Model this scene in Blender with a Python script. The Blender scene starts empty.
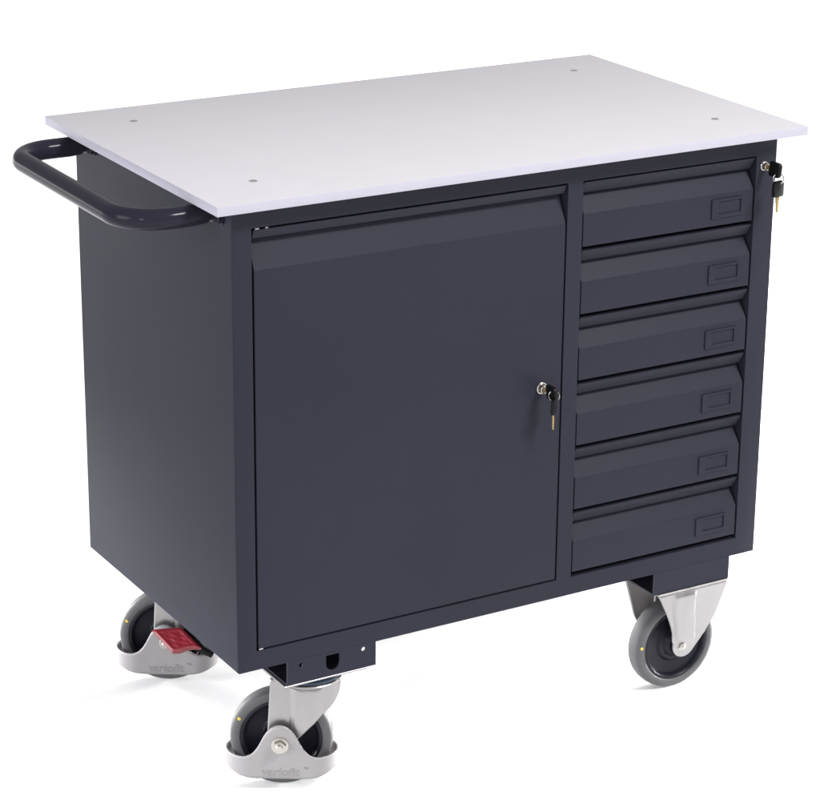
import bpy, bmesh, math, random
from mathutils import Vector, Matrix, Euler
R = math.radians
scene = bpy.context.scene
COL = scene.collection
FLOOR = 0.938                      # height of the table top's upper face above the floor

# ------------------------------------------------------------------ camera
cd = bpy.data.cameras.new("camera")
cam = bpy.data.objects.new("camera", cd)
COL.objects.link(cam)
cam.location = (-1.43684, -2.93726, 0.88511 + FLOOR)
cam.rotation_euler = (1.2308379, -0.0163957, -0.5475552)
cd.sensor_fit = 'HORIZONTAL'
cd.sensor_width = 36.0
cd.lens = 36.0 * 2499.54 / 820.0
cd.shift_x = -56.317 / 820.0
cd.shift_y = -10.45 / 820.0
cd.clip_start = 0.05
cd.clip_end = 300.0
scene.camera = cam

# ------------------------------------------------------------------ light
world = bpy.data.worlds.new("World")
scene.world = world
world.use_nodes = True
bg = world.node_tree.nodes["Background"]
bg.inputs["Color"].default_value = (1.0, 0.995, 1.0, 1)
bg.inputs["Strength"].default_value = 0.55

def area(name, loc, target, sx, sy, power, col=(1, 1, 1), spread=180):
    ld = bpy.data.lights.new(name, 'AREA')
    ld.shape = 'RECTANGLE'
    ld.spread = R(spread)
    ld.size, ld.size_y, ld.energy, ld.color = sx, sy, power, col
    o = bpy.data.objects.new(name, ld)
    COL.objects.link(o)
    o.location = loc
    d = Vector(target) - Vector(loc)
    o.rotation_euler = d.to_track_quat('-Z', 'Y').to_euler()
    return o

# two soft boxes high beside the camera, one big one from the left, added low fills that wash shadow out of the white sweep
area("front_softbox", (2.5, -3.9, 5.2), (0.45, 0.15, 0.6), 1.5, 1.2, 480)
area("softbox", (1.45, -3.2, 2.1), (0.0, 0.1, 0.9), 0.16, 0.16, 12)
area("softbox", (-2.9, -2.5, 1.8), (0.0, 0.2, 0.8), 0.22, 0.22, 26)
area("side_softbox", (-4.2, 0.0, 1.7), (0.0, 0.3, 0.5), 2.0, 2.0, 105, (0.93, 0.95, 1.0))
area("background_fill", (1.0, 10.5, 4.5), (1.0, 10.5, 0.0), 18.0, 11.0, 2500, spread=110)  # added overhead fill, keeps the far floor white behind the trolley
area("floor_fill", (3.2, 1.3, 0.40), (0.4, 0.45, 0.0), 2.0, 0.5, 80)  # added fill from the right, lifts the trolley's shadow on the floor
area("under_trolley_fill", (-1.5, 0.25, 0.17), (0.35, 0.25, 0.0), 1.5, 0.12, 0.5, spread=26)  # narrow low fills added all round to clear shade beneath the trolley
area("under_trolley_fill", (-1.5, 1.3, 0.17), (0.2, 0.35, 0.0), 1.2, 0.12, 2.3, spread=26)
area("under_trolley_fill", (2.6, 0.35, 0.17), (0.5, 0.25, 0.0), 1.5, 0.12, 14, spread=26)
area("under_trolley_fill", (-0.5, 2.6, 0.17), (0.4, 0.3, 0.0), 1.2, 0.12, 5, spread=26)

scene.view_settings.view_transform = 'Standard'
scene.view_settings.look = 'None'
scene.view_settings.exposure = 0.0
scene.view_settings.gamma = 1.0
scene.view_settings.use_curve_mapping = False

# ------------------------------------------------------------------ materials
def mat(name, col, rough=0.5, metal=0.0, spec=0.5, var=0.0, vscale=8.0, rvar=0.0, bump=0.0, bscale=900.0, coat=0.0, aniso=None):
    m = bpy.data.materials.new(name)
    m.use_nodes = True
    nt = m.node_tree
    b = nt.nodes["Principled BSDF"]
    b.inputs["Base Color"].default_value = (*col, 1)
    b.inputs["Roughness"].default_value = rough
    b.inputs["Metallic"].default_value = metal
    b.inputs["Specular IOR Level"].default_value = spec
    b.inputs["Coat Weight"].default_value = coat
    tc = nt.nodes.new("ShaderNodeTexCoord")
    src = tc.outputs["Object"]
    if aniso:
        mp = nt.nodes.new("ShaderNodeMapping")
        mp.inputs["Scale"].default_value = aniso
        nt.links.new(src, mp.inputs["Vector"])
        src = mp.outputs["Vector"]
    if var or rvar:
        n = nt.nodes.new("ShaderNodeTexNoise")
        n.inputs["Scale"].default_value = vscale
        n.inputs["Detail"].default_value = 6
        nt.links.new(src, n.inputs["Vector"])
        if var:
            r = nt.nodes.new("ShaderNodeMapRange")
            r.inputs["From Min"].default_value = 0.3
            r.inputs["From Max"].default_value = 0.7
            r.inputs["To Min"].default_value = 1 - var
            r.inputs["To Max"].default_value = 1 + var
            nt.links.new(n.outputs["Fac"], r.inputs["Value"])
            mx = nt.nodes.new("ShaderNodeVectorMath")
            mx.operation = 'SCALE'
            mx.inputs[0].default_value = col
            nt.links.new(r.outputs["Result"], mx.inputs["Scale"])
            nt.links.new(mx.outputs["Vector"], b.inputs["Base Color"])
        if rvar:
            r = nt.nodes.new("ShaderNodeMapRange")
            r.inputs["From Min"].default_value = 0.3
            r.inputs["From Max"].default_value = 0.7
            r.inputs["To Min"].default_value = rough - rvar
            r.inputs["To Max"].default_value = rough + rvar
            nt.links.new(n.outputs["Fac"], r.inputs["Value"])
            nt.links.new(r.outputs["Result"], b.inputs["Roughness"])
    if bump:
        n2 = nt.nodes.new("ShaderNodeTexNoise")
        n2.inputs["Scale"].default_value = bscale
        n2.inputs["Detail"].default_value = 2
        nt.links.new(tc.outputs["Object"], n2.inputs["Vector"])
        bp = nt.nodes.new("ShaderNodeBump")
        bp.inputs["Strength"].default_value = bump
        bp.inputs["Distance"].default_value = 0.0004
        nt.links.new(n2.outputs["Fac"], bp.inputs["Height"])
        nt.links.new(bp.outputs["Normal"], b.inputs["Normal"])
    return m

M = dict(
    floor=mat("white_sweep", (0.92, 0.92, 0.92), 0.9, spec=0.1),
    steel=mat("anthracite_powder_coat", (0.0206, 0.0207, 0.0308), 0.46, spec=0.078, var=0.09, vscale=2.6, rvar=0.06, bump=0.25, bscale=520),
    tube=mat("anthracite_gloss_tube", (0.017, 0.0158, 0.0245), 0.15, spec=0.075, rvar=0.04, vscale=20),
    top=mat("grey_laminate", (0.485, 0.470, 0.497), 0.6, spec=0.12, var=0.012, vscale=14, bump=0.06, bscale=500),
    edge=mat("lavender_grey_edging", (0.375, 0.363, 0.421), 0.5, spec=0.25, var=0.015, vscale=30),
    cap=mat("countersunk_screw", (0.24, 0.235, 0.245), 0.55, 0.2),
    zinc=mat("zinc_plated_steel", (0.31, 0.298, 0.302), 0.36, 0.9, var=0.10, vscale=22, rvar=0.10, aniso=(1.0, 1.0, 0.25)),
    ring=mat("blue_grease_ring", (0.02, 0.032, 0.05), 0.3, 0.4),
    guard=mat("grey_lacquered_steel", (0.245, 0.234, 0.240), 0.45, 0.15, var=0.03, vscale=25, bump=0.1, bscale=600),
    emboss=mat("grey_lacquered_lettering", (0.200, 0.190, 0.195), 0.45, 0.15),
    tyre=mat("grey_rubber", (0.074, 0.072, 0.076), 0.6, spec=0.35, var=0.08, vscale=35, rvar=0.06),
    hub=mat("navy_black_plastic", (0.008, 0.008, 0.013), 0.33, spec=0.16),
    red=mat("red_plastic", (0.20, 0.010, 0.020), 0.35, spec=0.5, var=0.08, vscale=60),
    yellow=mat("yellow_dot_paint", (0.56, 0.43, 0.05), 0.5),
    black=mat("black_plastic", (0.006, 0.006, 0.007), 0.4, spec=0.12),
    brass=mat("brass", (0.36, 0.26, 0.11), 0.35, 0.9, var=0.15, vscale=200),
    nickel=mat("nickel", (0.42, 0.40, 0.37), 0.25, 0.95),
    dark=mat("dark_steel", (0.02, 0.02, 0.024), 0.5, 0.3),
)

# ------------------------------------------------------------------ mesh helpers (all in table coordinates: z = 0 is the table's upper face)
def smooth(bm, ang=35):
    for f in bm.faces:
        f.smooth = True
    for e in bm.edges:
        if len(e.link_faces) == 2 and e.calc_face_angle(0) > R(ang):
            e.smooth = False

def obj(name, bm, m, parent=None, label=None, xf=None, recalc=True, sm=35):
    """ONE mesh object; geometry is given in table coordinates (or local ones mapped by xf) and recentred on its own middle."""
    if recalc:
        bmesh.ops.recalc_face_normals(bm, faces=bm.faces)
    if xf is not None:
        bm.transform(xf)
    bm.transform(Matrix.Translation((0, 0, FLOOR)))
    if sm:
        smooth(bm, sm)
    lo = Vector([min(v.co[i] for v in bm.verts) for i in range(3)])
    hi = Vector([max(v.co[i] for v in bm.verts) for i in range(3)])
    c = (lo + hi) / 2
    bm.transform(Matrix.Translation(-c))
    me = bpy.data.meshes.new(name)
    bm.to_mesh(me)
    bm.free()
    me.materials.append(m)
    o = bpy.data.objects.new(name, me)
    COL.objects.link(o)
    w = c
    o["_w"] = list(c)
    if parent is not None:
        o.parent = parent
        o.location = w - Vector(parent["_w"])
    else:
        o.location = w
    if label:
        o["label"] = label
    return o

def empty(name, loc, parent=None):
    o = bpy.data.objects.new(name, None)
    o.empty_display_size = 0.05
    COL.objects.link(o)
    w = Vector(loc) + Vector((0, 0, FLOOR))
    o["_w"] = list(w)
    o.location = w if parent is None else w - Vector(parent["_w"])
    o.parent = parent
    return o

def box(bm, x0, x1, y0, y1, z0, z1, bev=0.0, seg=2):
    r = bmesh.ops.create_cube(bm, size=1)
    for v in r['verts']:
        v.co = Vector(((x0 + x1) / 2 + v.co.x * (x1 - x0), (y0 + y1) / 2 + v.co.y * (y1 - y0), (z0 + z1) / 2 + v.co.z * (z1 - z0)))
    if bev:
        es = list({e for v in r['verts'] for e in v.link_edges})
        bmesh.ops.bevel(bm, geom=es, offset=bev, segments=seg, affect='EDGES', profile=0.5)

def prism(bm, pts, fn, d0, d1, bev=0.0):
    """closed outline pts (a,b) swept from depth d0 to d1; fn(a,b,d) -> Vector"""
    A = [bm.verts.new(fn(a, b, d0)) for a, b in pts]
    B = [bm.verts.new(fn(a, b, d1)) for a, b in pts]
    n = len(pts)
    fs = [bm.faces.new(A), bm.faces.new(B[::-1])]
    for i in range(n):
        fs.append(bm.faces.new((A[i], A[(i + 1) % n], B[(i + 1) % n], B[i])))
    if bev:
        es = list({e for f in fs[:2] for e in f.edges})
        bmesh.ops.recalc_face_normals(bm, faces=bm.faces)
        bmesh.ops.bevel(bm, geom=es, offset=bev, segments=2, affect='EDGES', profile=0.5)

def lathe(bm, prof, fn, n=64, closed=False):
    """prof: (offset along axis, radius); fn(axis, a, b) -> Vector"""
    rings = []
    for d, r in prof:
        if r < 1e-6:
            rings.append([bm.verts.new(fn(d, 0, 0))])
        else:
            rings.append([bm.verts.new(fn(d, r * math.cos(2 * math.pi * i / n), r * math.sin(2 * math.pi * i / n))) for i in range(n)])
    pr = list(zip(rings, rings[1:]))
    if closed:
        pr.append((rings[-1], rings[0]))
    for A, B in pr:
        for i in range(n):
            j = (i + 1) % n
            if len(A) == 1 and len(B) == 1:
                continue
            if len(A) == 1:
                bm.faces.new((A[0], B[j], B[i]))
            elif len(B) == 1:
                bm.faces.new((A[i], A[j], B[0]))
            else:
                bm.faces.new((A[i], A[j], B[j], B[i]))

def tube(bm, path, rad, n=24, caps=True):
    path = [Vector(p) for p in path]
    rings = []
    up = Vector((0, 0, 1))
    for i, p in enumerate(path):
        t = (path[min(i + 1, len(path) - 1)] - path[max(i - 1, 0)]).normalized()
        s = t.cross(up)
        s = s.normalized() if s.length > 1e-4 else Vector((1, 0, 0))
        b = s.cross(t).normalized()
        r = rad[i] if isinstance(rad, (list, tuple)) else rad
        rings.append([bm.verts.new(p + s * (r * math.cos(2 * math.pi * k / n)) + b * (r * math.sin(2 * math.pi * k / n))) for k in range(n)])
    for A, B in zip(rings, rings[1:]):
        for k in range(n):
            bm.faces.new((A[k], A[(k + 1) % n], B[(k + 1) % n], B[k]))
    if caps:
        bm.faces.new(rings[0][::-1])
        bm.faces.new(rings[-1])

def new():
    return bmesh.new()

def solidify(o, t, off=0):
    m = o.modifiers.new("thickness", 'SOLIDIFY')
    m.thickness = t
    m.offset = off
    return o

# ------------------------------------------------------------------ setting: one white sweep
W, D, ZB = 0.9316, 0.5319, -0.7069       # cabinet width, depth, underside
TT = -0.0137                              # underside of the table top
bm = new()
bmesh.ops.create_grid(bm, x_segments=8, y_segments=8, size=60)
bm.transform(Matrix.Translation((0, 20, -FLOOR)))
fl = obj("floor", bm, M['floor'], recalc=False, sm=0)
fl["kind"] = "structure"

# ------------------------------------------------------------------ the trolley
root = empty("workshop_trolley", (W / 2, D / 2, -FLOOR))
root["label"] = "anthracite steel workshop trolley with grey work top, one door, six drawers and castors"
root["category"] = "workshop trolley"

# table top
bm = new()
box(bm, -0.035, 0.965, -0.030, 0.566, TT, 0.0, bev=0.0011)
for f in bm.faces:
    f.material_index = 1 if abs(f.normal.z) < 0.5 else 0
top = obj("tabletop", bm, M['top'], root, "light grey laminate work top")
top.data.materials.append(M['edge'])
for x, y in ((0.0705, 0.4729), (0.0698, 0.0722), (0.8667, 0.4679), (0.8662, 0.0755)):
    bm = new()
    ax = lambda d, a, b: Vector((x + a, y + b, d))
    lathe(bm, [(0.0002, 0.0), (0.0002, 0.0018), (0.0006, 0.0024), (0.0006, 0.0052), (0.0001, 0.0062)], ax, 24)
    obj("screw", bm, M['cap'], top)

# cabinet: folded sheet shell with a front frame, two openings
def cabinet():
    bm = new()
    xs = [0, 0.030, 0.547, 0.5735, 0.8925, W]
    zs = [TT, -0.0450, -0.6775, ZB]
    hole = lambda i, j: j == 1 and i in (1, 3)
    DJ = 0.030
    V = lambda x, y, z: bm.verts.new((x, y, z))
    for i in range(5):
        for j in range(3):
            a, b, t, u = xs[i], xs[i + 1], zs[j + 1], zs[j]
            if not hole(i, j):
                bm.faces.new((V(a, 0, t), V(b, 0, t), V(b, 0, u), V(a, 0, u)))
            else:
                bm.faces.new((V(a, 0, t), V(a, 0, u), V(a, DJ, u), V(a, DJ, t)))
                bm.faces.new((V(b, 0, u), V(b, 0, t), V(b, DJ, t), V(b, DJ, u)))
                bm.faces.new((V(a, 0, u), V(b, 0, u), V(b, DJ, u), V(a, DJ, u)))
                bm.faces.new((V(b, 0, t), V(a, 0, t), V(a, DJ, t), V(b, DJ, t)))
    bmesh.ops.remove_doubles(bm, verts=bm.verts, dist=1e-5)
    # outer shell
    for j in range(3):
        t, u = zs[j + 1], zs[j]
        bm.faces.new((V(0, 0, t), V(0, 0, u), V(0, D, u), V(0, D, t)))
        bm.faces.new((V(W, 0, u), V(W, 0, t), V(W, D, t), V(W, D, u)))
    for i in range(5):
        a, b = xs[i], xs[i + 1]
        bm.faces.new((V(a, 0, ZB), V(a, D, ZB), V(b, D, ZB), V(b, 0, ZB)))
        bm.faces.new((V(a, 0, TT), V(b, 0, TT), V(b, D, TT), V(a, D, TT)))
    bm.faces.new((V(W, D, ZB), V(0, D, ZB), V(0, D, TT), V(W, D, TT)))
    bmesh.ops.remove_doubles(bm, verts=bm.verts, dist=1e-5)
    es = []
    for e in bm.edges:
        p, q = e.verts[0].co, e.verts[1].co
        on = lambda k, v: abs(p[k] - v) < 1e-5 and abs(q[k] - v) < 1e-5
        n = (on(0, 0) or on(0, W)) + (on(1, 0) or on(1, D)) + (on(2, ZB))
        if n == 2 and not (on(1, 0) and on(2, ZB)):
            es.append(e)
    bmesh.ops.bevel(bm, geom=es, offset=0.0024, segments=3, affect='EDGES', profile=0.5)
    return bm
cab = obj("cabinet", cabinet(), M['steel'], root, recalc=False)

# door, one sheet with a finger grip folded along its upper edge
def front_profile(zt, zb, strip, slope, depth, lean):
    # upper strip leans in a little, steps back under its lip, then the grip slope runs out to the flat front
    return [(0.0, zt), (lean, zt - strip), (lean + 0.0012, zt - strip - 0.0002), (depth, zt - strip - 0.0008),
            (0.0, zt - strip - slope), (0.0, zb), (0.028, zb), (0.028, zt)]

bm = new()
prism(bm, front_profile(-0.0482, -0.6750, 0.0135, 0.044, 0.0195, 0.0060), lambda a, b, d: Vector((d, a + 0.0006, b)), 0.0335, 0.5445)
door = obj("door", bm, M['steel'], root, "tall locked cabinet door with a folded finger grip along its top", sm=0)
mdf = door.modifiers.new("soft_edges", 'BEVEL')
mdf.width, mdf.segments, mdf.limit_method = 0.0009, 2, 'ANGLE'
for x0, x1, z0, z1 in ((0.0365, 0.0425, -0.0480, -0.0458), (0.052, 0.0565, -0.0480, -0.0462), (0.0345, 0.0415, -0.6770, -0.6752)):
    bm = new()
    box(bm, x0, x1, 0.001, 0.012, z0, z1, 0.0003, 1)
    obj("hinge_pin", bm, M['zinc'], door)

def lock(x, z, y0, parent, name, s):
    bm = new()
    ax = lambda d, a, b: Vector((x + a, y0 - d, z + b))
    lathe(bm, [(-0.002, 0.0105 * s), (0.0012, 0.0105 * s), (0.0020, 0.0095 * s), (0.0020, 0.0082 * s), (0.0085, 0.0080 * s), (0.0095, 0.0070 * s), (0.0095, 0.0045 * s), (0.0086, 0.0043 * s), (0.0086, 0.0)], ax, 32)
    o = obj(name, bm, M['nickel'], parent)
    return o
lock(0.5100, -0.3560, 0.0, door, "lock", 0.88)
lock(0.9075, -0.0620, 0.0, root, "lock", 0.72)

# six drawers
PITCH = 0.10475
for k in range(6):
    zt = -0.0478 - PITCH * k
    zb = zt - 0.0985
    bm = new()
    prism(bm, front_profile(zt, zb, 0.0185, 0.030, 0.0205, 0.0105), lambda a, b, d: Vector((d, a + 0.0006, b)), 0.5758, 0.8898)
    dr = obj("drawer", bm, M['steel'], root, sm=0)
    mdf = dr.modifiers.new("soft_edges", 'BEVEL')
    mdf.width, mdf.segments, mdf.limit_method = 0.0009, 2, 'ANGLE'
    # pressed label pocket: raised frame with an off-centre window
    x0, x1, z1, z0 = 0.8105, 0.8685, zt - 0.0565, zt - 0.0865
    a0, a1, b1, b0 = x0 + 0.0125, x1 - 0.0030, z1 - 0.0035, z0 + 0.0060
    bm = new()
    h0, h1 = 0.0004, -0.0020
    box(bm, x0, a0, h1, h0 + 0.001, z0, z1, 0.0004, 1)
    box(bm, a1, x1, h1 + 0.0003, h0 + 0.001, z0 + 0.0002, z1 - 0.0002, 0.0004, 1)
    box(bm, a0 - 0.0003, a1 + 0.0003, h1 + 0.0002, h0 + 0.001, b1, z1 - 0.0001, 0.0004, 1)
    box(bm, a0 - 0.0003, a1 + 0.0003, h1 + 0.0005, h0 + 0.001, z0 + 0.0004, b0, 0.0004, 1)
    obj("label_holder", bm, M['steel'], dr)

# push handle: a bent tube on two screwed flanges
ZH, RT = -0.0315, 0.0152
def handle_path():
    xo, ya, yb, rr = -0.124, 0.055, 0.487, 0.062
    p = [(-0.012, ya, ZH), (-0.03, ya, ZH), (xo + rr, ya, ZH)]
    for i in range(1, 17):
        t = i / 16 * math.pi / 2
        p.append((xo + rr - rr * math.sin(t), ya + rr - rr * math.cos(t), ZH))
    p += [(xo, ya + (yb - ya) * s, ZH) for s in (0.3, 0.5, 0.7)]
    for i in range(17):
        t = i / 16 * math.pi / 2
        p.append((xo + rr - rr * math.cos(t), yb - rr + rr * math.sin(t), ZH))
    p += [(-0.03, yb, ZH), (-0.012, yb, ZH)]
    return p
bm = new()
hp = handle_path()
tube(bm, hp, [RT * 0.9] + [RT] * (len(hp) - 2) + [RT * 0.9], 32)
handle = obj("handle", bm, M['tube'], root, "bent tube push handle across the left side")
for y in (0.055, 0.487):
    bm = new()
    ax = lambda d, a, b: Vector((-d, y + a, ZH + b))
    lathe(bm, [(-0.001, 0.0), (-0.001, 0.0135), (0.003, 0.0135), (0.004, 0.0105), (0.013, 0.0095), (0.013, 0.0)], ax, 24)
    obj("handle_mount", bm, M['tube'], handle)
    bm = new()
    ax = lambda d, a, b: Vector((-d, y - 0.028 + a, ZH - 0.002 + b))
    lathe(bm, [(-0.001, 0.0), (-0.001, 0.0085), (0.0025, 0.0085), (0.003, 0.0065), (0.008, 0.0065), (0.009, 0.005), (0.009, 0.0)], ax, 6)
    obj("bolt", bm, M['tube'], handle, sm=20)

# ------------------------------------------------------------------ caster brackets (open channels under the cabinet)
BZ = -0.7447
def ring_pts(cx, cz, r, n):
    return [(cx + r * math.cos(2 * math.pi * i / n), cz + r * math.sin(2 * math.pi * i / n)) for i in range(n)]

def holed_plate(bm, outer, holes, y0, y1):
    """flat plate in the xz plane with holes; both faces plus hole walls"""
    for y in (y0, y1):
        edges = []
        for loop in [outer] + holes:
            vs = [bm.verts.new((a, y, b)) for a, b in loop]
            edges += [bm.edges.new((vs[i], vs[(i + 1) % len(vs)])) for i in range(len(vs))]
        bmesh.ops.triangle_fill(bm, use_beauty=True, edges=edges)
    for loop in [outer] + holes:
        n = len(loop)
        A = [bm.verts.new((a, y0, b)) for a, b in loop]
        B = [bm.verts.new((a, y1, b)) for a, b in loop]
        for i in range(n):
            bm.faces.new((A[i], A[(i + 1) % n], B[(i + 1) % n], B[i]))
    bmesh.ops.remove_doubles(bm, verts=bm.verts, dist=1e-6)

def bracket(x0, x1, y0, y1, holed):
    bm = new()
    outer = [(x0, BZ), (x1, BZ), (x1, ZB + 0.0006), (x0, ZB + 0.0006)]
    holes = []
    if holed:
        holes.append(ring_pts(x0 + 0.0225, BZ + 0.0285, 0.0034, 16))
        holes.append(ring_pts(x0 + 0.127, BZ + 0.0300, 0.0036, 16))
        c, r, zlo = x0 + 0.0755, 0.0115, BZ + 0.0085 + 0.0115
        holes.append([(c - r, ZB - 0.004)] + [(c - r * math.cos(t), zlo - r * math.sin(t)) for t in [i * math.pi / 10 for i in range(11)]] + [(c + r, ZB - 0.004)])
    ya, yb = (y0, y1)
    holed_plate(bm, outer, holes, ya, ya + 0.0025)
    box(bm, x0, x1, ya + 0.0026, yb, BZ, BZ + 0.0025)          # lower flange
    box(bm, x0, x1, ya + 0.0026, yb, ZB - 0.0027, ZB - 0.0002)  # upper flange
    box(bm, x0, x1, yb - 0.0025, yb - 0.0001, BZ + 0.0026, ZB - 0.0028)
    return bm
LX0, LX1 = 0.0793, 0.2270
RX0, RX1 = 0.7338, 0.8818
FY0, FY1 = -0.0003, 0.1080
for x0, x1 in ((LX0, LX1), (RX0, RX1)):
    obj("mounting_bracket", bracket(x0, x1, FY0, FY1, x0 < 0.5), M['steel'], root, sm=20)
    bm = bracket(x0, x1, FY0, FY1, x0 < 0.5)
    bm.transform(Matrix.Scale(-1, 4, (0, 1, 0)))
    bm.transform(Matrix.Translation((0, D, 0)))
    obj("mounting_bracket", bm, M['steel'], root, sm=20)

# ------------------------------------------------------------------ casters; local frame: u along the wheel plane, o towards the viewer, z up, origin at the axle
WR = 0.0775
AZ = -FLOOR + WR
TOPZ = BZ - AZ                       # underside of bracket above the axle

def caster_xf(cx, cy, yaw):
    u = Vector((math.cos(yaw), -math.sin(yaw), 0))
    n = Vector((-math.sin(yaw), -math.cos(yaw), 0))
    m = Matrix(((u.x, n.x, 0, cx), (u.y, n.y, 0, cy), (0, 0, 1, AZ), (0, 0, 0, 1)))
    return m

wheel_ax = lambda d, a, b: Vector((a, d, b))
up_ax = lambda cu, co: (lambda d, a, b: Vector((cu + a, co + b, d)))

def wheel(root_c, xf, dot):
    bm = new()
    half = [(0.0130, 0.0612), (0.0152, 0.0622), (0.0160, 0.0645), (0.0160, 0.0690), (0.0148, 0.0735), (0.0122, 0.0760), (0.0080, 0.0770)]
    prof = half + [(0.0, WR)] + [(-a, r) for a, r in half[::-1]]
    lathe(bm, prof, wheel_ax, 96)
    t = obj("tyre", bm, M['tyre'], root_c, xf=xf, sm=50)
    bm = new()
    h = [(0.0, 0.0618), (0.0142, 0.0618), (0.0150, 0.0606), (0.0150, 0.0575), (0.0138, 0.0562), (0.0075, 0.0535), (0.0060, 0.0500), (0.0060, 0.0330), (0.0090, 0.0300), (0.0105, 0.0285), (0.0105, 0.0235), (0.0170, 0.0190), (0.0195, 0.0170), (0.0195, 0.0)]
    lathe(bm, h, wheel_ax, 64)
    lathe(bm, [(-a, r) for a, r in h], wheel_ax, 64)
    obj("hub", bm, M['hub'], root_c, xf=xf, sm=30)
    bm = new()
    du, dz = dot
    lathe(bm, [(0.0155, 0.0028), (0.0168, 0.0024), (0.0171, 0.0)], lambda d, a, b: Vector((du + a, d, dz + b)), 16)
    obj("yellow_dot", bm, M['yellow'], root_c, xf=xf)

def hex_bolt(root_c, xf, o0, s=1.0, u=0.0, z=0.0, rot=0.3):
    bm = new()
    ax = lambda d, a, b: Vector((u + a, o0 + d, z + b))
    lathe(bm, [(-0.001, 0.0), (-0.001, 0.0105 * s), (0.0014, 0.0105 * s), (0.0017, 0.0098 * s), (0.0017, 0.0)], ax, 32)
    pts = [(0.0082 * s * math.cos(rot + i * math.pi / 3), 0.0082 * s * math.sin(rot + i * math.pi / 3)) for i in range(6)]
    prism(bm, pts, lambda a, b, d: Vector((u + a, o0 + d, z + b)), 0.0018, 0.0072 * s, 0.0006)
    lathe(bm, [(0.0072 * s, 0.0048 * s), (0.0092 * s, 0.0046 * s), (0.0098 * s, 0.0038 * s), (0.0098 * s, 0.0)], ax, 24)
    return obj("axle_bolt", bm, M['nickel'], root_c, xf=xf, sm=25)

def mount_plate(root_c, xf, su, hu, ho, so=0.0):
    bm = new()
    box(bm, su - hu, su + hu, so - ho, so + ho, TOPZ - 0.0036, TOPZ - 0.0003, 0.0008, 1)
    pl = obj("mounting_plate", bm, M['zinc'], root_c, xf=xf)

def grid_sheet(bm, rows):
    V = [[bm.verts.new(p) for p in r] for r in rows]
    for A, B in zip(V, V[1:]):
        for i in range(len(A) - 1):
            bm.faces.new((A[i], A[i + 1], B[i + 1], B[i]))

def lerp(a, b, t):
    return a + (b - a) * t
def interp(tab, x):
    if x <= tab[0][0]:
        return tab[0][1]
    for (a, va), (b, vb) in zip(tab, tab[1:]):
        if x <= b:
            return lerp(va, vb, (x - a) / (b - a))
    return tab[-1][1]
def sstep(a, b, x):
    t = min(max((x - a) / (b - a), 0), 1)
    return t * t * (3 - 2 * t)

def swivel_fork(root_c, xf, su):
    """pressed fork of a swivel caster; su = swivel axis along u"""
    bm = new()
    zt = 0.1040
    lowtab = [(0.0, -0.020), (0.40, 0.004), (0.47, 0.012), (0.80, 0.0540), (0.86, 0.0612), (0.91, 0.0685), (0.95, 0.0765), (0.98, 0.0850), (1.0, 0.0960)]
    for sgn in (1, -1):
        rows = []
        NZ, NU = 26, 44
        for j in range(NZ + 1):
            row = []
            for i in range(NU + 1):
                s = i / NU
                zl = interp(lowtab, s)
                z = lerp(zl, zt, j / NZ)
                u = lerp(lerp(-0.0190, -0.0146, min(max((z - 0.02) / 0.08, 0), 1)), 0.0890, s)
                o = 0.0255 + 0.0060 * sstep(0.014, 0.024, u) * (1 - 0.45 * sstep(0.045, 0.062, u)) * sstep(0.0, 0.04, z)
                o += -0.010 * sstep(0.066, 0.089, u) ** 2
                row.append((u, sgn * o, z))
            rows.append(row)
        grid_sheet(bm, rows)
    bmesh.ops.remove_doubles(bm, verts=bm.verts, dist=1e-6)
    fk = obj("fork", bm, M['zinc'], root_c, xf=xf, sm=45)
    solidify(fk, 0.0035)
    bm = new()
    lathe(bm, [(0.0700, 0.0300), (0.0840, 0.0335), (0.0940, 0.0400), (0.0985, 0.0485), (0.1000, 0.0520), (0.1020, 0.0525), (0.1032, 0.0515), (0.1032, 0.0)], up_ax(su, 0), 64)
    obj("fork_crown", bm, M['zinc'], root_c, xf=xf)
    bm = new()
    lathe(bm, [(0.1033, 0.0), (0.1033, 0.0440), (0.1045, 0.0500), (0.1085, 0.0510), (0.1105, 0.0480), (0.1121, 0.0440), (0.1121, 0.0)], up_ax(su, 0), 64)
    obj("swivel_ring", bm, M['ring'], root_c, xf=xf)

def hump(u):
    a = abs(u)
    tab = [(0.0, 0.0325), (0.006, 0.0316), (0.012, 0.0285), (0.018, 0.0232), (0.023, 0.0160), (0.027, 0.0080), (0.031, 0.0000), (0.036, -0.0085), (0.042, -0.0152), (0.048, -0.0190), (0.056, -0.0212), (0.09, -0.0215)]
    return interp(tab, a)

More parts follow.
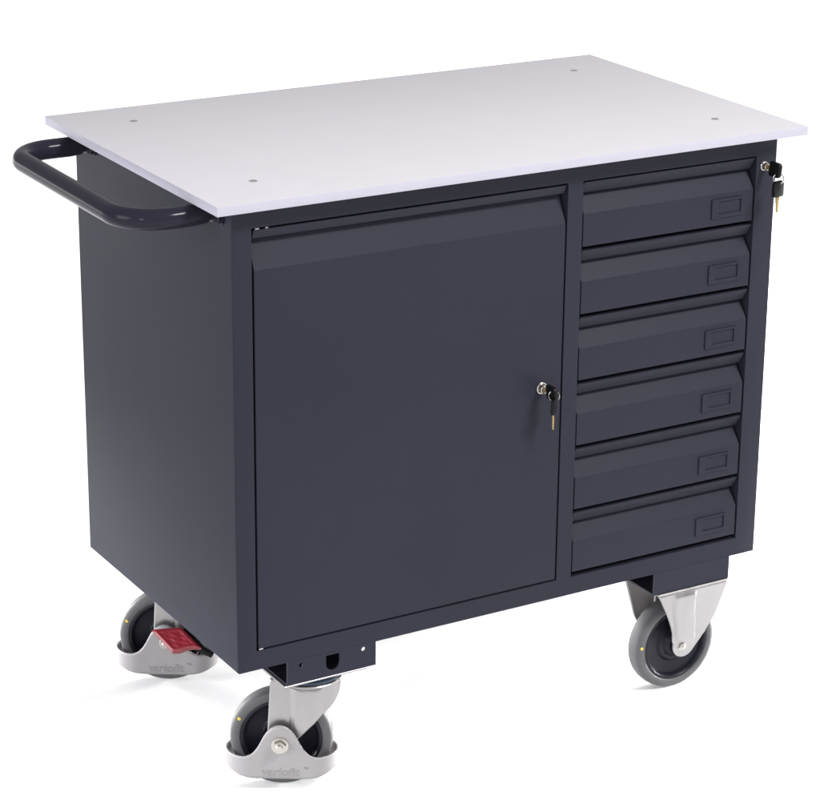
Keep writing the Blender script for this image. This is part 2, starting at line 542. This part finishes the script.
def foot_guard(root_c, xf):
    bm = new()
    hl, rr = 0.0455, 0.0370
    path = []
    N = 64
    for i in range(N + 1):
        path.append((lerp(-hl, hl, i / N), rr))
    for i in range(1, 24):
        t = math.pi / 2 - math.pi * i / 24
        path.append((hl + rr * math.cos(t) * 1.02, rr * math.sin(t)))
    for i in range(N + 1):
        path.append((lerp(hl, -hl, i / N), -rr))
    for i in range(1, 24):
        t = -math.pi / 2 - math.pi * i / 24
        path.append((-hl + rr * math.cos(t) * 1.02, rr * math.sin(t)))
    rows = []
    NV = 10
    for j in range(NV + 1):
        row = []
        for (u, o) in path:
            zb = -0.0555 + 0.0145 * max(0.0, (abs(u) - 0.030) / 0.055) ** 2.2
            row.append((u, o, lerp(zb, hump(u), j / NV)))
        rows.append(row + [row[0]])
    grid_sheet(bm, rows)
    bmesh.ops.remove_doubles(bm, verts=bm.verts, dist=1e-6)
    g = obj("foot_guard", bm, M['guard'], root_c, xf=xf, sm=50)
    solidify(g, 0.0030, 0)
    # stamped lettering on the outer face
    bm = new()
    for body, size, wx, x, zz, off in (("variofit", 0.0185, 1.08, 0.000, -0.0505, 0.00035), ("TM", 0.0048, 1.1, 0.0385, -0.0385, 0.0001)):
        cu = bpy.data.curves.new("lettering", 'FONT')
        cu.body, cu.size, cu.shear, cu.offset, cu.extrude, cu.align_x = body, size, 0.15, off, 0.00035, 'CENTER'
        to = bpy.data.objects.new("lettering", cu)
        COL.objects.link(to)
        bpy.context.view_layer.update()
        me = bpy.data.meshes.new_from_object(to.evaluated_get(bpy.context.evaluated_depsgraph_get()))
        bpy.data.objects.remove(to)
        # text plane (x,y) -> (u,z), facing outwards
        me.transform(Matrix(((wx, 0, 0, x), (0, 0, 1, rr + 0.0017), (0, 1, 0, zz), (0, 0, 0, 1))))
        bm.from_mesh(me)
        bpy.data.meshes.remove(me)
    obj("lettering", bm, M['emboss'], root_c, xf=xf, sm=20)

def brake_pedal(root_c, xf):
    bm = new()
    # sloping slab: inner edge A-B against the fork, outer edge D-C towards the viewer
    A, B, C, Dv = Vector((-0.021, 0.041, 0.0245)), Vector((0.027, 0.041, 0.0300)), Vector((0.0620, 0.070, 0.0085)), Vector((0.0155, 0.070, 0.0000))
    NU, NV = 24, 20
    up = (B - A).cross(Dv - A)
    up.normalize()
    if up.z < 0:
        up = -up
    tops, bots = [], []
    for j in range(NV + 1):
        v = j / NV
        rt, rb = [], []
        for i in range(NU + 1):
            s = i / NU
            p = A.lerp(B, s).lerp(Dv.lerp(C, s), v)
            # notched front edge and a dished tread with a few ribs
            notch = 0.0018 * (math.exp(-((s - 0.22) / 0.16) ** 2) - math.exp(-((s - 0.62) / 0.2) ** 2)) * sstep(0.6, 1, v)
            p = p + (Dv - A).normalized() * notch
            edge = min(s, 1 - s, v, 1 - v)
            dish = -0.0018 * sstep(0.05, 0.17, edge)
            rib = 0.0002 * (math.cos((s + v * 0.5) * 17) + math.sin((s * 0.7 - v) * 21) + 0.9 * math.sin(31 * s + 5 * math.sin(9 * v))) * sstep(0.14, 0.22, edge)
            rnd = -0.0030 * (1 - sstep(0.0, 0.13, edge))
            rt.append(p + up * (0.0035 + dish + rib + rnd))
            rb.append(p - up * (0.0100 - 0.002 * (1 - sstep(0, 0.06, edge))))
        tops.append(rt)
        bots.append(rb)
    grid_sheet(bm, tops)
    grid_sheet(bm, bots)
    for j in range(NV):
        for i in (0, NU):
            bm.faces.new([bm.verts.new(p) for p in (tops[j][i], tops[j + 1][i], bots[j + 1][i], bots[j][i])])
    for i in range(NU):
        for j in (0, NV):
            bm.faces.new([bm.verts.new(p) for p in (tops[j][i], tops[j][i + 1], bots[j][i + 1], bots[j][i])])
    bmesh.ops.remove_doubles(bm, verts=bm.verts, dist=1e-6)
    obj("brake_pedal", bm, M['red'], root_c, xf=xf, sm=50)
    bm = new()
    tube(bm, [(0.030, 0.033, 0.020), (0.046, 0.040, 0.009), (0.060, 0.0435, -0.006), (0.078, 0.044, -0.016)], [0.008, 0.008, 0.0075, 0.006], 16)
    obj("brake_lever", bm, M['black'], root_c, xf=xf)

def swivel_caster(cx, cy, yaw, su, dot, pedal, label):
    xf = caster_xf(cx, cy, yaw)
    c = empty("swivel_caster", (cx, cy, -FLOOR), root)
    c["label"] = label
    mount_plate(c, Matrix.Translation((cx + math.cos(yaw) * su, cy - math.sin(yaw) * su, AZ)), 0.004, 0.069, 0.050, 0.0)
    swivel_fork(c, xf, su)
    wheel(c, xf, dot)
    foot_guard(c, xf)
    if pedal:
        brake_pedal(c, xf)
    hex_bolt(c, xf, 0.0386, 0.9 if pedal else 1.25)
    return c

SU = 0.040
YAW = R(32)
swivel_caster(0.1060, 0.0710, YAW, SU, (-0.0622, 0.0314), False, "front swivel castor with grey foot guard")
swivel_caster(0.1070, 0.4770, YAW, SU, (-0.0640, 0.0276), True, "rear swivel castor with red brake pedal")

def fixed_fork(root_c, xf):
    bm = new()
    zt = TOPZ - 0.0042
    left = [(-0.0190, 0.000), (-0.016, 0.003), (0.0238, -0.0166), (0.0459, -0.0263), (0.0725, -0.0412), (0.103, -0.0603), (zt, -0.0665)]
    right = [(-0.012, 0.031), (0.0155, 0.0494), (0.0463, 0.0617), (0.078, 0.0661), (zt, 0.0702)]
    NZ, NU = 40, 48
    for sgn in (1, -1):
        rows = []
        for j in range(NZ + 1):
            z = lerp(-0.0198, zt, (j / NZ) ** 1.15)
            if z < 0.008:
                # round foot about the bolt
                cu, rr = 0.0075, 0.0215
                hw = math.sqrt(max(rr * rr - (z - 0.0015) ** 2, 0.0))
                a, b = cu - hw, cu + hw
                t = sstep(-0.015, 0.008, z)
                b = lerp(b, interp(right, z), t * 0.85)
            else:
                a = interp([(0.0, -0.0145), (0.0238, -0.0166)] + left[3:], z)
                b = interp(right, z) if z > 0.016 else lerp(0.0285, 0.0494, sstep(-0.006, 0.0185, z))
            off = 0.024 + 0.026 * min(max((z - 0.02) / 0.09, 0), 1)
            row = []
            for i in range(NU + 1):
                u = lerp(a, b, i / NU)
                lo = lerp(-0.006, -0.033, sstep(0.0, 0.11, z))
                hi = lerp(0.026, 0.006, sstep(0.0, 0.11, z))
                o = off + 0.0055 * (1 - sstep(zt - 0.010, zt - 0.003, z)) * (sstep(lo - 0.004, lo + 0.001, u) - sstep(hi - 0.001, hi + 0.004, u)) * sstep(-0.004, 0.016, z)
                row.append((u if sgn > 0 else 0.0075 - u, sgn * o, z))
            rows.append(row)
        grid_sheet(bm, rows)
    bmesh.ops.remove_doubles(bm, verts=bm.verts, dist=1e-6)
    fk = obj("fork", bm, M['zinc'], root_c, xf=xf, sm=50)
    solidify(fk, 0.0032)

def fixed_caster(cx, cy, dot, label):
    xf = caster_xf(cx, cy, 0)
    c = empty("fixed_caster", (cx, cy, -FLOOR), root)
    c["label"] = label
    mount_plate(c, xf, 0.002, 0.069, 0.053)
    fixed_fork(c, xf)
    wheel(c, xf, dot)
    hex_bolt(c, xf, 0.0262, 0.75, 0.003, 0.0008)
    return c
fixed_caster(0.8100, 0.0500, (-0.0690, 0.0073), "front fixed castor in a plain zinc fork")
fixed_caster(0.8100, D - 0.0560, (-0.0690, 0.0073), "rear fixed castor hidden behind the front one")

# ------------------------------------------------------------------ keys (things of their own, held by the locks)
def rot_about(p, ax, ang):
    return Matrix.Translation(p) @ Matrix.Rotation(ang, 4, ax) @ Matrix.Translation(-Vector(p))

def key_mesh_bow(bm):
    # black plastic bow in the a-b plane: a from 0 (shank side) to 0.026 away, rounded
    pts = []
    w, l, r = 0.0115, 0.0250, 0.006
    for cx, cy, t0 in ((l - r, w - r, 0), (r * 0.6, w - r, 90), (r * 0.6, -(w - r), 180), (l - r, -(w - r), 270)):
        q = r if cx > l / 2 else r * 0.6
        for i in range(7):
            t = R(t0 + i * 15)
            pts.append((cx + q * math.cos(t), cy + (q + (r - q)) * math.sin(t)))
    prism(bm, pts, lambda a, b, d: Vector((a, d, b)), -0.0030, 0.0033, 0.0012)

def key_mesh_blade(bm):
    pts = [(0.0005, 0.0040), (-0.006, 0.0040), (-0.007, 0.0028), (-0.0225, 0.0028), (-0.0255, 0.0006), (-0.0245, -0.0012), (-0.0215, -0.0018),
           (-0.0195, -0.0030), (-0.0170, -0.0020), (-0.0150, -0.0032), (-0.0125, -0.0022), (-0.0100, -0.0031), (-0.007, -0.0040), (0.0005, -0.0040)]
    prism(bm, pts, lambda a, b, d: Vector((a, d, b)), -0.0011, 0.0011, 0.0003)

def key_set(x, z, y0, label, swing, hang, drop, out):
    root_k = empty("key_set", (x, y0, z))
    root_k["label"] = label
    root_k["category"] = "keys"
    root_k["group"] = "keys left in the trolley's locks"
    # key standing in the lock: local +a points out of the lock (-y), b is up
    ins = Matrix.Translation((x, y0 - 0.0150, z)) @ Matrix(((0, 1, 0, 0), (-1, 0, 0, 0), (0, 0, 1, 0), (0, 0, 0, 1))) @ Matrix.Rotation(swing, 4, 'X')
    k1 = empty("key", (x, y0 - 0.015, z), root_k)
    bm = new(); key_mesh_bow(bm); obj("key_head", bm, M['black'], k1, xf=ins)
    bm = new()
    box(bm, -0.0075, 0.0005, -0.0011, 0.0011, -0.0036, 0.0036, 0.0003, 1)
    obj("key_blade", bm, M['brass'], k1, xf=ins)
    # split ring through both heads
    rc = Vector((x + 0.0005, y0 - out, z - drop))
    bm = new()
    pth = []
    N = 40
    for i in range(N + 1):
        t = 2 * math.pi * i / N * 1.0
        pth.append(rc + Matrix.Rotation(R(-38), 3, 'Z') @ Vector((0.0080 * math.cos(t), 0.0006 * math.sin(t / 2), 0.0080 * math.sin(t))))
    tube(bm, pth, 0.0008, 8, caps=False)
    obj("split_ring", bm, M['nickel'], root_k, xf=None)
    # second key hanging from the ring, blade down
    top = rc + Vector((0, 0, -0.0062))
    xf = Matrix.Translation(top) @ Matrix.Rotation(hang, 4, 'Z') @ Matrix(((0, 0, 1, 0), (0, 1, 0, 0), (1, 0, 0, -0.022), (0, 0, 0, 1)))
    k2 = empty("key", tuple(top), root_k)
    bm = new(); key_mesh_bow(bm); obj("key_head", bm, M['black'], k2, xf=xf)
    bm = new(); key_mesh_blade(bm); obj("key_blade", bm, M['brass'], k2, xf=xf)
    return root_k
key_set(0.5100, -0.3560, 0.0, "two black headed keys on a ring in the lock of the cabinet door", R(8), R(48), 0.0025, 0.0330)
key_set(0.9075, -0.0620, 0.0, "two black headed keys on a ring in the frame lock beside the top drawer", R(-6), R(14), 0.0125, 0.0360)

for o in bpy.data.objects:
    if "_w" in o:
        del o["_w"]
